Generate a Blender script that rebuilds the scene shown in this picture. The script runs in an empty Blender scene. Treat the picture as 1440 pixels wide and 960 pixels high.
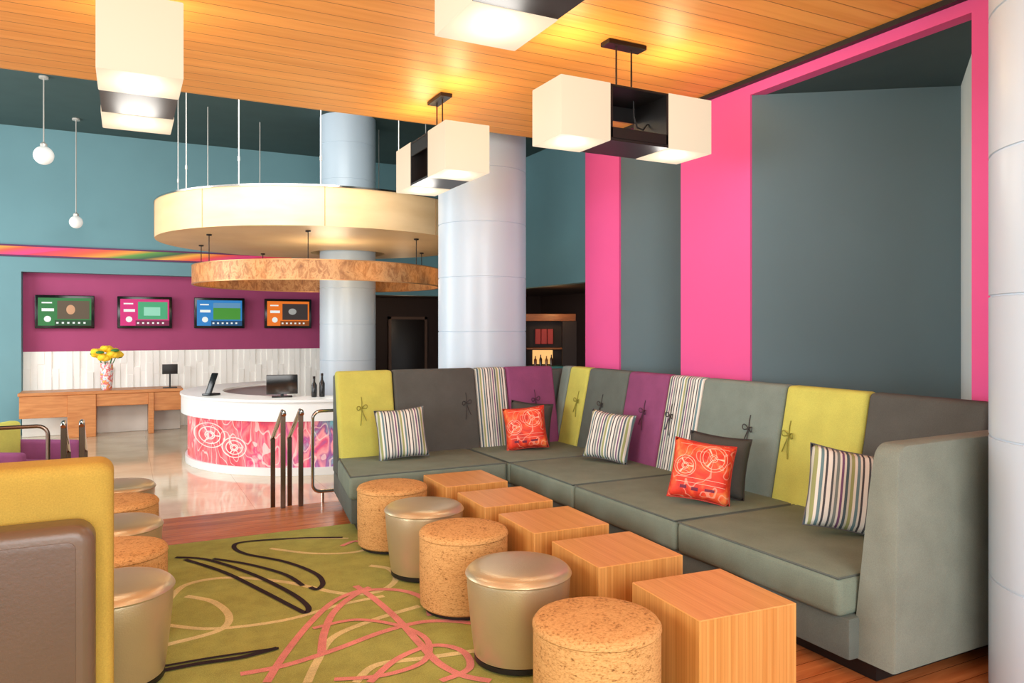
import bpy, bmesh, math, random
from mathutils import Vector, Matrix
random.seed(7)
S = bpy.context.scene
C = S.collection
H, F, HOR = 1.55, 1058.0, 460.0
YAW = math.radians(27.17)
SN, CS = math.sin(YAW), math.cos(YAW)
PI = math.pi

def at(px, py, z=0.0):
    d = F*(H-z)/(py-HOR); l = (px-720)*d/F
    return Vector((SN*d+CS*l, CS*d-SN*l, z))

# ---------------------------------------------------------------- materials
def lin(c):
    o = []
    for v in c[:3]:
        v = v/255.0
        o.append(v/12.92 if v <= 0.04045 else ((v+0.055)/1.055)**2.4)
    return (o[0], o[1], o[2], 1.0)

def setin(nt, sock, v):
    if isinstance(v, bpy.types.NodeSocket): nt.links.new(v, sock)
    else: sock.default_value = v
def mth(nt, op, *a):
    n = nt.nodes.new('ShaderNodeMath'); n.operation = op
    for i, v in enumerate(a): setin(nt, n.inputs[i], v)
    return n.outputs[0]
def mixc(nt, f, a, b, blend='MIX'):
    n = nt.nodes.new('ShaderNodeMix'); n.data_type = 'RGBA'; n.blend_type = blend
    setin(nt, n.inputs[0], f); setin(nt, n.inputs[6], a); setin(nt, n.inputs[7], b)
    return n.outputs[2]
def ramp(nt, fac, stops, interp='LINEAR'):
    n = nt.nodes.new('ShaderNodeValToRGB'); cr = n.color_ramp; cr.interpolation = interp
    while len(cr.elements) < len(stops): cr.elements.new(0.5)
    for e, (p, c) in zip(cr.elements, stops): e.position = p; e.color = c
    setin(nt, n.inputs[0], fac)
    return n.outputs[0]
def coords(nt, scale=(1,1,1)):
    t = nt.nodes.new('ShaderNodeTexCoord'); m = nt.nodes.new('ShaderNodeMapping')
    m.inputs['Scale'].default_value = scale
    nt.links.new(t.outputs['Object'], m.inputs['Vector'])
    return m.outputs[0]
def noise(nt, vec, scale, detail=3, dist=0.0, rough=0.5):
    n = nt.nodes.new('ShaderNodeTexNoise')
    n.inputs['Scale'].default_value = scale; n.inputs['Detail'].default_value = detail
    n.inputs['Distortion'].default_value = dist; n.inputs['Roughness'].default_value = rough
    nt.links.new(vec, n.inputs['Vector'])
    return n.outputs['Fac']
def sep(nt, vec):
    n = nt.nodes.new('ShaderNodeSeparateXYZ'); nt.links.new(vec, n.inputs[0]); return n.outputs
def bump(nt, b, h, strength=0.2, dist=0.01):
    n = nt.nodes.new('ShaderNodeBump'); n.inputs['Strength'].default_value = strength; n.inputs['Distance'].default_value = dist
    nt.links.new(h, n.inputs['Height']); nt.links.new(n.outputs[0], b.inputs['Normal'])
def base(name, rough=0.6, metal=0.0, spec=0.5):
    m = bpy.data.materials.new(name); m.use_nodes = True; nt = m.node_tree
    b = nt.nodes['Principled BSDF']; b.inputs['Roughness'].default_value = rough; b.inputs['Metallic'].default_value = metal
    b.inputs['Specular IOR Level'].default_value = spec
    return m, nt, b
def plain(name, rgb, rough=0.6, metal=0.0, var=0.06, scale=3.0, bmp=0.0, bscale=200.0, spec=0.5, emit=0.0, ergb=None):
    m, nt, b = base(name, rough, metal, spec)
    c = lin(rgb); v = coords(nt)
    n = noise(nt, v, scale, 4)
    lo = tuple(x*(1-var) for x in c[:3])+(1,); hi = tuple(min(1, x*(1+var)) for x in c[:3])+(1,)
    setin(nt, b.inputs['Base Color'], ramp(nt, n, [(0.3, lo), (0.7, hi)]))
    if bmp: bump(nt, b, noise(nt, v, bscale, 2), bmp, 0.004)
    if emit:
        b.inputs['Emission Color'].default_value = lin(ergb or rgb); b.inputs['Emission Strength'].default_value = emit
    return m
def fabric(name, rgb, rough=0.9, var=0.13):
    m, nt, b = base(name, rough, 0, 0.25)
    c = lin(rgb); v = coords(nt)
    a = mth(nt, 'ADD', mth(nt, 'MULTIPLY', noise(nt, v, 7, 4), 0.45), mth(nt, 'MULTIPLY', noise(nt, v, 260, 2), 0.55))
    lo = tuple(x*(1-var) for x in c[:3])+(1,); hi = tuple(min(1, x*(1+var)) for x in c[:3])+(1,)
    setin(nt, b.inputs['Base Color'], ramp(nt, a, [(0.35, lo), (0.65, hi)]))
    bump(nt, b, noise(nt, v, 320, 2), 0.25, 0.003)
    return m
def wood(name, c1, c2, stretch=(1, 12, 12), scale=4.0, rough=0.4, plank=None, groove=0.0, gcol=(60, 30, 10), pvar=0.25, grain2=None, dist=0.6, emit=0.0):
    m, nt, b = base(name, rough)
    v = coords(nt, stretch); vo = coords(nt)
    n = noise(nt, v, scale, 6, dist)
    col = ramp(nt, n, [(0.28, lin(c1)), (0.72, lin(c2))])
    if grain2:
        ax, w, amt = grain2
        s = sep(nt, vo)
        q = mth(nt, 'FRACT', mth(nt, 'DIVIDE', mth(nt, 'ADD', s[ax], mth(nt, 'MULTIPLY', noise(nt, vo, 2.5, 2), w*0.5)), w))
        line = mth(nt, 'LESS_THAN', q, 0.16)
        col = mixc(nt, mth(nt, 'MULTIPLY', line, amt), col, lin(gcol))
    if plank:
        ax, w = plank
        s = sep(nt, vo)
        q = mth(nt, 'DIVIDE', mth(nt, 'ADD', s[ax], 50.0), w)
        wn = nt.nodes.new('ShaderNodeTexWhiteNoise'); wn.noise_dimensions = '1D'
        nt.links.new(mth(nt, 'FLOOR', q), wn.inputs['W'])
        k = mth(nt, 'ADD', mth(nt, 'MULTIPLY', wn.outputs['Value'], pvar), 1-pvar*0.6)
        cmb = nt.nodes.new('ShaderNodeCombineXYZ')
        for i in range(3): nt.links.new(k, cmb.inputs[i])
        col = mixc(nt, 1.0, col, cmb.outputs[0], 'MULTIPLY')
        if groove:
            fr = mth(nt, 'FRACT', q)
            g = mth(nt, 'LESS_THAN', fr, groove)
            col = mixc(nt, g, col, lin(gcol))
    setin(nt, b.inputs['Base Color'], col)
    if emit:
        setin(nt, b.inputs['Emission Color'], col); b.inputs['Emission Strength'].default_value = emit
    return m
def stripes(name, cols, period, axis=0, rough=0.9):
    m, nt, b = base(name, rough, 0, 0.2)
    v = coords(nt); s = sep(nt, v)
    q = mth(nt, 'FRACT', mth(nt, 'DIVIDE', mth(nt, 'ADD', s[axis], 50.0), period))
    tot = sum(w for w, _ in cols); p = 0; st = []
    for w, c in cols: st.append((p, lin(c))); p += w/tot
    setin(nt, b.inputs['Base Color'], ramp(nt, q, st, 'CONSTANT'))
    bump(nt, b, noise(nt, v, 320, 2), 0.2, 0.003)
    return m
def glow(name, rgb, strength=1.0, basec=0.2):
    m, nt, b = base(name, 0.6)
    c = lin(rgb); b.inputs['Base Color'].default_value = tuple(x*basec for x in c[:3])+(1,)
    b.inputs['Emission Color'].default_value = c; b.inputs['Emission Strength'].default_value = strength
    return m
def rings_fac(nt, s, ax, az, cx, cz, radii, w):
    dx = mth(nt, 'SUBTRACT', s[ax], cx); dz = mth(nt, 'SUBTRACT', s[az], cz)
    d = mth(nt, 'SQRT', mth(nt, 'ADD', mth(nt, 'MULTIPLY', dx, dx), mth(nt, 'MULTIPLY', dz, dz)))
    f = None
    for r in radii:
        g = mth(nt, 'COMPARE', d, r, w)
        f = g if f is None else mth(nt, 'MAXIMUM', f, g)
    ang = mth(nt, 'ARCTAN2', dz, dx)
    sp = mth(nt, 'GREATER_THAN', mth(nt, 'COSINE', mth(nt, 'MULTIPLY', ang, 3.0)), 0.96)
    sp = mth(nt, 'MULTIPLY', sp, mth(nt, 'MULTIPLY', mth(nt, 'LESS_THAN', d, radii[-2]), mth(nt, 'GREATER_THAN', d, radii[0])))
    return mth(nt, 'MAXIMUM', f, sp), d

LIME = fabric('lime_fabric', (190, 190, 94))
MUST = fabric('mustard_fabric', (178, 150, 66))
CHAR = fabric('charcoal_fabric', (82, 84, 80))
SAGE = fabric('sage_fabric', (118, 132, 124))
SAGED = fabric('dark_sage_fabric', (94, 103, 97))
PURP = fabric('purple_fabric', (134, 72, 112))
SEATM = fabric('seat_fabric', (116, 130, 116))
ARMM = fabric('arm_fabric', (120, 128, 117))
STR_COLS = [(1.5, (226, 226, 218)), (0.8, (84, 88, 92)), (0.8, (208, 210, 202)), (1.1, (120, 132, 130)), (0.8, (224, 224, 214)), (0.9, (118, 86, 120)), (0.8, (216, 216, 206)), (1.0, (80, 98, 106)), (0.8, (198, 202, 190)), (1.2, (152, 160, 108)), (1.0, (226, 224, 214)), (1.1, (104, 134, 140)), (0.8, (216, 216, 206)), (0.8, (76, 76, 80))]
STRX = stripes('striped_fabric_x', STR_COLS, 0.175, 0)
STRY = stripes('striped_fabric_y', STR_COLS, 0.195, 1)
BLACK = plain('black_paint', (22, 20, 20), 0.45)
BLACKG = plain('black_gloss', (12, 12, 13), 0.2)
DARKB = plain('dark_bronze', (40, 30, 26), 0.35, 0.6)
PINK = plain('pink_paint', (224, 84, 148), 0.8, var=0.02, scale=1.5)
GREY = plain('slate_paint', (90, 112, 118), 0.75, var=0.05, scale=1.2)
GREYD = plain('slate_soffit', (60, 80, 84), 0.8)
PALE = plain('pale_blue_paint', (206, 220, 222), 0.6, var=0.02)
TEAL = plain('teal_paint', (110, 152, 160), 0.75, var=0.05, scale=0.8)
TEALD = plain('dark_teal_paint', (60, 84, 84), 0.8, var=0.05)
NICHE = plain('plum_paint', (172, 70, 116), 0.75, var=0.04)
COLM = plain('column_paint', (190, 207, 220), 0.32, var=0.02, scale=1.5)
WHITE = plain('white_lacquer', (226, 230, 230), 0.3, var=0.02)
WHITEM = plain('white_matte', (248, 246, 240), 0.7, var=0.01, emit=0.08)  # slight emission put in to whiten the shaded wainscot
CEILW = wood('ceiling_planks', (226, 150, 62), (240, 172, 84), (0.5, 8, 8), 2.0, 0.5, plank=(1, 0.165), groove=0.05, gcol=(168, 102, 36), pvar=0.10, emit=0.13)  # faint emission in the planks stands in for the pendants' broad glow
FLOORW = wood('floor_planks', (172, 94, 50), (206, 128, 74), (0.8, 9, 9), 3.0, 0.2, plank=(1, 0.11), groove=0.03, gcol=(104, 50, 24), pvar=0.35)
CUBEF = wood('teak_veneer_side', (192, 130, 62), (216, 160, 90), (26, 26, 0.5), 1.6, 0.38, grain2=(0, 0.017, 0.28), gcol=(150, 92, 40))
CUBET = wood('teak_veneer_top', (202, 140, 70), (224, 168, 98), (26, 0.6, 26), 1.6, 0.36, grain2=(0, 0.017, 0.18), gcol=(164, 100, 46))
CUBES = wood('teak_veneer_flank', (192, 130, 62), (216, 160, 90), (26, 26, 0.5), 1.6, 0.38, grain2=(1, 0.017, 0.28), gcol=(150, 92, 40))
CONSW = wood('console_wood', (186, 114, 60), (214, 146, 86), (1, 8, 8), 3.0, 0.4)
CANW = wood('canopy_veneer', (218, 180, 128), (234, 200, 150), (1.5, 1.5, 6), 0.8, 0.45, dist=0.2)
CHROME = plain('steel_metal', (196, 188, 178), 0.14, 1.0)
DKMET = plain('dark_flat_metal', (116, 102, 90), 0.25, 1.0)
SILVER = plain('champagne_leather', (204, 188, 152), 0.33, 0.65, var=0.05, bmp=0.2, bscale=150)
SHADE = glow('lamp_shade_fabric', (255, 234, 202), 0.68, 0.26)
GLOBE = glow('globe_glass', (250, 250, 245), 0.3, 0.7)
BROWNL = plain('brown_leather', (90, 70, 54), 0.36, var=0.1, bmp=0.10, bscale=120)
GREYL = plain('brown_leather_edge', (98, 78, 60), 0.36, var=0.1, bmp=0.10, bscale=120)
DARKR = plain('dark_brown_wall', (58, 40, 34), 0.7)
RED = plain('cabinet_red', (170, 50, 44), 0.5, emit=0.12)

def cork_mat():
    m, nt, b = base('cork', 0.8, 0, 0.2)
    v = coords(nt, (1, 1, 2.4))
    n = noise(nt, v, 80, 4, 0.3, 0.6); n2 = noise(nt, coords(nt, (1, 1, 6)), 14, 3, 0.2)
    a = mth(nt, 'ADD', mth(nt, 'MULTIPLY', n, 0.75), mth(nt, 'MULTIPLY', n2, 0.25))
    col = ramp(nt, a, [(0.34, lin((118, 80, 42))), (0.43, lin((190, 142, 84))), (0.58, lin((214, 168, 108))), (0.70, lin((176, 126, 72)))])
    setin(nt, b.inputs['Base Color'], col); bump(nt, b, n, 0.25, 0.003)
    return m
CORK = cork_mat()
def stone_mat():
    m, nt, b = base('lobby_stone', 0.08, 0, 0.7)
    v = coords(nt); s = sep(nt, v)
    n = noise(nt, v, 2.0, 5)
    col = ramp(nt, n, [(0.3, lin((186, 170, 142))), (0.7, lin((210, 196, 168)))])
    fx = mth(nt, 'LESS_THAN', mth(nt, 'FRACT', mth(nt, 'DIVIDE', mth(nt, 'ADD', s[0], 60), 0.9)), 0.008)
    fy = mth(nt, 'LESS_THAN', mth(nt, 'FRACT', mth(nt, 'DIVIDE', mth(nt, 'ADD', s[1], 60), 0.9)), 0.008)
    col = mixc(nt, mth(nt, 'MULTIPLY', mth(nt, 'MAXIMUM', fx, fy), 0.5), col, lin((140, 122, 96)))
    setin(nt, b.inputs['Base Color'], col)
    return m
STONE = stone_mat()
def carpet_mat(name, rgb):
    m, nt, b = base(name, 1.0, 0, 0.1)
    v = coords(nt); c = lin(rgb)
    n = mth(nt, 'ADD', mth(nt, 'MULTIPLY', noise(nt, v, 220, 2), 0.5), mth(nt, 'ADD', mth(nt, 'MULTIPLY', noise(nt, v, 9, 3), 0.3), mth(nt, 'MULTIPLY', noise(nt, v, 2.2, 2), 0.2)))
    setin(nt, b.inputs['Base Color'], ramp(nt, n, [(0.38, tuple(x*0.78 for x in c[:3])+(1,)), (0.62, tuple(min(1, x*1.2) for x in c[:3])+(1,))]))
    bump(nt, b, n, 0.5, 0.006)
    return m
CARP = [carpet_mat('carpet_olive', (160, 165, 92)), carpet_mat('carpet_black', (52, 44, 48)), carpet_mat('carpet_pink', (216, 142, 136)), carpet_mat('carpet_cream', (212, 200, 146))]
def copper_mat():
    m, nt, b = base('copper_leaf', 0.4, 0.2)
    v = coords(nt, (1, 1, 0.6)); n = noise(nt, v, 12, 6, 0.8, 0.7)
    col = ramp(nt, n, [(0.32, lin((124, 80, 46))), (0.46, lin((172, 118, 70))), (0.56, lin((206, 156, 102))), (0.70, lin((146, 96, 56)))])
    setin(nt, b.inputs['Base Color'], col)
    e = ramp(nt, noise(nt, coords(nt), 1.2, 3), [(0.45, lin((90, 50, 20))), (0.68, lin((240, 136, 44)))])
    setin(nt, b.inputs['Emission Color'], e); b.inputs['Emission Strength'].default_value = 0.5
    b.inputs['Alpha'].default_value = 0.85
    return m
COPPER = copper_mat()
COPRIM = plain('copper_rim', (196, 140, 90), 0.35, 0.6)
def strip_mat():
    m, nt, b = base('colour_strip', 0.5)
    v = coords(nt); s = sep(nt, v)
    q = mth(nt, 'FRACT', mth(nt, 'ADD', mth(nt, 'MULTIPLY', s[0], 0.30), mth(nt, 'MULTIPLY', s[2], -1.6)))
    col = ramp(nt, q, [(0.0, lin((226, 50, 90))), (0.2, lin((235, 90, 50))), (0.32, lin((245, 150, 50))), (0.42, lin((90, 150, 60))), (0.56, lin((50, 90, 60))), (0.66, lin((240, 170, 60))), (0.8, lin((236, 80, 60))), (0.92, lin((226, 60, 120)))], 'LINEAR')
    setin(nt, b.inputs['Base Color'], col); setin(nt, b.inputs['Emission Color'], col); b.inputs['Emission Strength'].default_value = 0.15
    return m
STRIPM = strip_mat()
def desk_art():
    m, nt, b = base('splash_artwork', 0.3)
    v = coords(nt, (1.8, 1.8, 0.7)); n = noise(nt, v, 2.6, 5, 1.0)
    s = sep(nt, coords(nt))
    red = ramp(nt, n, [(0.30, lin((190, 36, 54))), (0.42, lin((226, 70, 82))), (0.52, lin((240, 120, 124))), (0.60, lin((222, 60, 96))), (0.70, lin((246, 186, 180)))])
    multi = ramp(nt, n, [(0.30, lin((96, 110, 180))), (0.42, lin((216, 84, 130))), (0.52, lin((244, 170, 176))), (0.60, lin((140, 80, 156))), (0.70, lin((110, 190, 206)))])
    k = ramp(nt, mth(nt, 'ADD', mth(nt, 'MULTIPLY', s[0], 0.8), 1.15), [(0.0, (0, 0, 0, 1)), (1.0, (1, 1, 1, 1))])
    col = mixc(nt, k, red, multi)
    f = None
    for cx, cz, k_ in ((-1.66, 0.47, 1.0), (-1.40, 0.34, 0.8)):
        g, _ = rings_fac(nt, s, 0, 2, cx, cz, [0.03*k_, 0.05*k_, 0.11*k_, 0.16*k_], 0.006)
        f = g if f is None else mth(nt, 'MAXIMUM', f, g)
    wv = mth(nt, 'COMPARE', mth(nt, 'FRACT', mth(nt, 'MULTIPLY', noise(nt, coords(nt, (1, 1, 0.6)), 2.6, 2), 9.0)), 0.5, 0.06)
    f = mth(nt, 'MULTIPLY', mth(nt, 'MAXIMUM', f, mth(nt, 'MULTIPLY', wv, 0.7)), 0.75)
    col = mixc(nt, f, col, lin((252, 226, 218)))
    setin(nt, b.inputs['Base Color'], col); setin(nt, b.inputs['Emission Color'], col); b.inputs['Emission Strength'].default_value = 0.15
    return m
DESKART = desk_art()
def reel_mat():
    m, nt, b = base('red_reel_print', 0.6)
    vo = coords(nt); s = sep(nt, vo)
    n = noise(nt, vo, 10, 4, 0.9)
    col = ramp(nt, n, [(0.3, lin((190, 34, 24))), (0.48, lin((228, 60, 34))), (0.6, lin((240, 96, 50))), (0.72, lin((246, 140, 76)))])
    f1, _ = rings_fac(nt, s, 0, 2, 0.06, 0.27, [0.014, 0.024, 0.066, 0.083], 0.0016)
    f2, _ = rings_fac(nt, s, 0, 2, -0.105, 0.20, [0.012, 0.02, 0.05, 0.064], 0.0016)
    wv = mth(nt, 'COMPARE', mth(nt, 'FRACT', mth(nt, 'MULTIPLY', noise(nt, vo, 5, 2), 8.0)), 0.5, 0.06)
    f = mth(nt, 'MAXIMUM', mth(nt, 'MULTIPLY', mth(nt, 'MAXIMUM', f1, f2), 0.8), mth(nt, 'MULTIPLY', wv, 0.35))
    col = mixc(nt, f, col, lin((255, 214, 186)))
    for cx, cz, w, h in ((-0.1, 0.07, 0.02, 0.010), (-0.03, 0.065, 0.02, 0.010), (0.06, 0.07, 0.03, 0.008)):
        q = mth(nt, 'MULTIPLY', mth(nt, 'COMPARE', s[0], cx, w), mth(nt, 'COMPARE', s[2], cz, h))
        col = mixc(nt, q, col, lin((110, 26, 56)))
    for cz in (0.10, 0.13, 0.34):
        q = mth(nt, 'MULTIPLY', mth(nt, 'COMPARE', s[2], cz, 0.0015), mth(nt, 'COMPARE', s[0], 0.0, 0.15))
        col = mixc(nt, mth(nt, 'MULTIPLY', q, 0.6), col, lin((255, 214, 190)))
    setin(nt, b.inputs['Base Color'], col)
    return m
REEL = reel_mat()
def vase_mat():
    m, nt, b = base('painted_vase', 0.3)
    n = noise(nt, coords(nt), 14, 3, 1.0)
    setin(nt, b.inputs['Base Color'], ramp(nt, n, [(0.3, lin((80, 170, 200))), (0.45, lin((245, 240, 235))), (0.55, lin((226, 90, 120))), (0.68, lin((240, 200, 80)))]))
    return m
VASE = vase_mat()

# ---------------------------------------------------------------- mesh helpers
def bx(bm, x0, x1, y0, y1, z0, z1, bev=0.0, seg=2, mi=0, cuts=0):
    t = bmesh.new()
    bmesh.ops.create_cube(t, size=1.0)
    for v in t.verts:
        v.co = Vector((x0+(v.co.x+0.5)*(x1-x0), y0+(v.co.y+0.5)*(y1-y0), z0+(v.co.z+0.5)*(z1-z0)))
    if bev: bmesh.ops.bevel(t, geom=t.edges[:], offset=bev, segments=seg, profile=0.5, affect='EDGES')
    merge(bm, t, mi)
def merge(bm, t, mi=0):
    vm = {}
    for v in t.verts: vm[v] = bm.verts.new(v.co)
    for f in t.faces:
        try:
            nf = bm.faces.new([vm[v] for v in f.verts]); nf.material_index = mi
        except ValueError: pass
    t.free()
def lathe(bm, prof, n=48, c=(0, 0, 0), mi=0, cap=True):
    rings = []
    for r, z in prof:
        rings.append([bm.verts.new((c[0]+r*math.cos(2*PI*i/n), c[1]+r*math.sin(2*PI*i/n), c[2]+z)) for i in range(n)])
    for a, b in zip(rings, rings[1:]):
        for i in range(n):
            f = bm.faces.new((a[i], a[(i+1) % n], b[(i+1) % n], b[i])); f.material_index = mi
    if cap:
        for rg in (rings[0], rings[-1]):
            f = bm.faces.new(rg); f.material_index = mi
def sweep(bm, prof, c, a0, a1, n=64, mi=0):
    full = abs(a1-a0-2*PI) < 1e-6
    rings = []
    for i in range(n if full else n+1):
        a = a0+(a1-a0)*i/n
        rings.append([bm.verts.new((c[0]+r*math.cos(a), c[1]+r*math.sin(a), z)) for r, z in prof])
    m = len(prof); cnt = n
    for i in range(cnt):
        p, q = rings[i], rings[(i+1) % len(rings)]
        for j in range(m):
            f = bm.faces.new((p[j], q[j], q[(j+1) % m], p[(j+1) % m])); f.material_index = mi
    if not full:
        bm.faces.new(rings[0]); bm.faces.new(rings[-1])
def tube(bm, pts, r, n=8, closed=False, mi=0):
    pts = [Vector(p) for p in pts]; N = len(pts); rings = []
    prev = None
    for i, p in enumerate(pts):
        if closed: t = pts[(i+1) % N]-pts[i-1]
        else: t = pts[min(i+1, N-1)]-pts[max(i-1, 0)]
        if t.length < 1e-9: t = Vector((0, 0, 1))
        t.normalize()
        if prev is None:
            u = t.orthogonal().normalized()
        else:
            u = prev-t*prev.dot(t)
            u = u.normalized() if u.length > 1e-6 else t.orthogonal().normalized()
        prev = u; w = t.cross(u)
        rings.append([bm.verts.new(p+u*r*math.cos(2*PI*k/n)+w*r*math.sin(2*PI*k/n)) for k in range(n)])
    for i in range(N if closed else N-1):
        a, b = rings[i], rings[(i+1) % N]
        for k in range(n):
            f = bm.faces.new((a[k], a[(k+1) % n], b[(k+1) % n], b[k])); f.material_index = mi
    if not closed:
        bm.faces.new(rings[0]); bm.faces.new(rings[-1])
def ball(bm, c, r, sx=1, sy=1, sz=1, u=16, v=10, mi=0):
    t = bmesh.new(); bmesh.ops.create_uvsphere(t, u_segments=u, v_segments=v, radius=r)
    for q in t.verts: q.co = Vector((c[0]+q.co.x*sx, c[1]+q.co.y*sy, c[2]+q.co.z*sz))
    merge(bm, t, mi)
def prism(bm, poly, z0, z1, bev=0, mi=0, seg=2):
    t = bmesh.new()
    a = [t.verts.new((x, y, z0)) for x, y in poly]; b = [t.verts.new((x, y, z1)) for x, y in poly]
    t.faces.new(a); t.faces.new(b)
    for i in range(len(poly)):
        j = (i+1) % len(poly); t.faces.new((a[i], a[j], b[j], b[i]))
    bmesh.ops.recalc_face_normals(t, faces=t.faces[:])
    if bev: bmesh.ops.bevel(t, geom=t.edges[:], offset=bev, segments=seg, profile=0.5, affect='EDGES')
    merge(bm, t, mi)
def quad(bm, pts, mi=0):
    f = bm.faces.new([bm.verts.new(p) for p in pts]); f.material_index = mi
def obj(name, bm, mats, parent=None, world=False, kind=None, label=None, ang=35):
    bmesh.ops.recalc_face_normals(bm, faces=bm.faces[:])
    if world and parent is not None:
        off = parent.location
        for v in bm.verts: v.co -= off
    me = bpy.data.meshes.new(name); bm.to_mesh(me); bm.free()
    for mt in (mats if isinstance(mats, list) else [mats]): me.materials.append(mt)
    for p in me.polygons: p.use_smooth = True
    me.set_sharp_from_angle(angle=math.radians(ang))
    o = bpy.data.objects.new(name, me); C.objects.link(o)
    if parent is not None: o.parent = parent
    if kind: o['kind'] = kind
    if label: o['label'] = label
    return o
def thing(name, label, cat, loc=(0, 0, 0), rz=0.0, group=None):
    o = bpy.data.objects.new(name, None); C.objects.link(o); o.empty_display_size = 0.1
    o.location = loc; o.rotation_euler = (0, 0, rz); o['label'] = label; o['category'] = cat
    if group: o['group'] = group
    return o
def tag(o, label, cat, group=None):
    o['label'] = label; o['category'] = cat
    if group: o['group'] = group
    return o
def dup(root, loc, rot, label):
    r = root.copy(); C.objects.link(r); r.location = loc
    r.rotation_euler = rot if isinstance(rot, tuple) else (0, 0, rot)
    r['label'] = label
    for ch in list(root.children):
        c = ch.copy(); C.objects.link(c); c.parent = r
        for g in list(ch.children):
            d = g.copy(); C.objects.link(d); d.parent = c
    return r
NB = bmesh.new

# ---------------------------------------------------------------- setting
LOB = -0.35; ZC = 3.40; ZH = 5.08; WX = 4.16; YE = 6.70
b = NB(); bx(b, -7, 8, -3, YE, -0.35, 0.0)
obj('floor', b, FLOORW, kind='structure')
b = NB(); bx(b, -7, 4.0, YE, 7.02, LOB, -0.175)
obj('floor_step', b, FLOORW, kind='structure')
b = NB(); bx(b, -7, 12, YE+0.002, 20, LOB-0.1, LOB)
obj('floor_lobby', b, STONE, kind='structure')
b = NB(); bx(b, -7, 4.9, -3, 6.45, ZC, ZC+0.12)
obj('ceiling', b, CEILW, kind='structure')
b = NB(); bx(b, -7, 12, 6.2, 16.2, ZH, ZH+0.1); bx(b, -7, 7.4, 6.40, 6.5, ZC+0.125, ZH)
obj('ceiling_lobby', b, TEALD, kind='structure')
# right wall
b = NB()
for y0, y1 in ((0.0, 2.54), (4.2, 4.99), (5.88, 6.47)): bx(b, WX, WX+0.1, y0, y1, 0, ZC-0.002)
for y0, y1 in ((2.54, 4.2), (4.99, 5.88)): bx(b, WX, WX+0.1, y0, y1, 3.29, ZC-0.002)
quad(b, [(WX+0.02, 4.2, 0), (5.36, 3.35, 0), (5.36, 3.35, 3.38), (WX+0.02, 4.2, 3.38)], 1)
quad(b, [(5.36, 3.35, 0), (WX+0.1, 2.53, 0), (WX+0.1, 2.53, 3.38), (5.36, 3.35, 3.38)], 3)
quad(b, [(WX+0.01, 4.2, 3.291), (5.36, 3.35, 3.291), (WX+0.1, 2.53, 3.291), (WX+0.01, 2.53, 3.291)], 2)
quad(b, [(WX+0.02, 5.88, 0), (4.9, 5.2, 0), (4.9, 5.2, 3.38), (WX+0.02, 5.88, 3.38)], 1)
quad(b, [(4.9, 5.2, 0), (WX+0.1, 4.985, 0), (WX+0.1, 4.985, 3.38), (4.9, 5.2, 3.38)], 1)
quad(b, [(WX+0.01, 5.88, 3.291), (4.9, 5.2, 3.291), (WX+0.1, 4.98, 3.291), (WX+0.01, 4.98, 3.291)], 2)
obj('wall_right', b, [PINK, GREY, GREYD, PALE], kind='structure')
b = NB(); bx(b, WX-0.05, WX-0.001, 0, 6.45, ZC-0.035, ZC-0.001)
obj('trim_1', b, BLACK, kind='structure')
# lobby back wall
YB = 15.7
b = NB()
bx(b, -7, -1.635, YB, YB+0.3, LOB, ZH); bx(b, -1.635, 4.2, YB, YB+0.3, 2.53, ZH)
bx(b, 4.2, 4.5, YB, YB+0.3, LOB, ZH); bx(b, 4.5, 7.4, YB, YB+0.3, 2.25, ZH)
obj('wall_back', b, TEAL, kind='structure')
b = NB(); bx(b, -1.7, 4.25, YB+0.25, YB+0.35, LOB, 2.55)
obj('wall_niche', b, NICHE, kind='structure')
b = NB(); x = -1.63; bx(b, -1.63, 4.19, YB+0.22, YB+0.249, LOB+0.001, 1.10); k = 0
while x < 4.15:
    x1 = min(x+0.11, 4.19); k += 1
    zs = (0.66, 0.80, 0.72, 0.88)[k % 4]; d1, d2 = (0.04, 0.065, 0.05)[k % 3], (0.055, 0.035, 0.045, 0.06)[k % 4]
    bx(b, x, x1-0.0005, YB+0.24-d1, YB+0.221, LOB+0.001, zs, 0.003, 1); bx(b, x, x1-0.0005, YB+0.24-d2, YB+0.221, zs, 1.11, 0.003, 1)
    x = x1
obj('trim_2', b, WHITEM, kind='structure')
b = NB(); bx(b, 7.4, 7.6, 6.5, 16.0, 2.37, ZH)
obj('wall_side', b, TEAL, kind='structure')
b = NB(); bx(b, 10.4, 10.5, 6.5, 19, LOB, 2.5); bx(b, 4.2, 10.5, 18.5, 18.6, LOB, 2.5); bx(b, 4.2, 4.3, 16.0, 18.5, LOB, 2.5)
obj('wall_far', b, DARKR, kind='structure')
b = NB(); bx(b, 7.6, 10.5, 6.5, 18.6, 2.42, 2.5); bx(b, 4.2, 7.6, 16.0, 18.6, 2.3, 2.4)
obj('ceiling_passage', b, DARKR, kind='structure')
b = NB(); bx(b, 6.0, 6.9, 18.42, 18.499, LOB, 1.75, 0.005); bx(b, 5.93, 6.0, 18.4, 18.499, LOB, 1.82, mi=1); bx(b, 6.9, 6.97, 18.4, 18.499, LOB, 1.82, mi=1); bx(b, 5.93, 6.97, 18.4, 18.499, 1.75, 1.82, mi=1)
obj('door_1', b, [plain('dark_door', (36, 28, 26), 0.4), plain('door_frame', (104, 76, 60), 0.5)], kind='structure')

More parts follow.
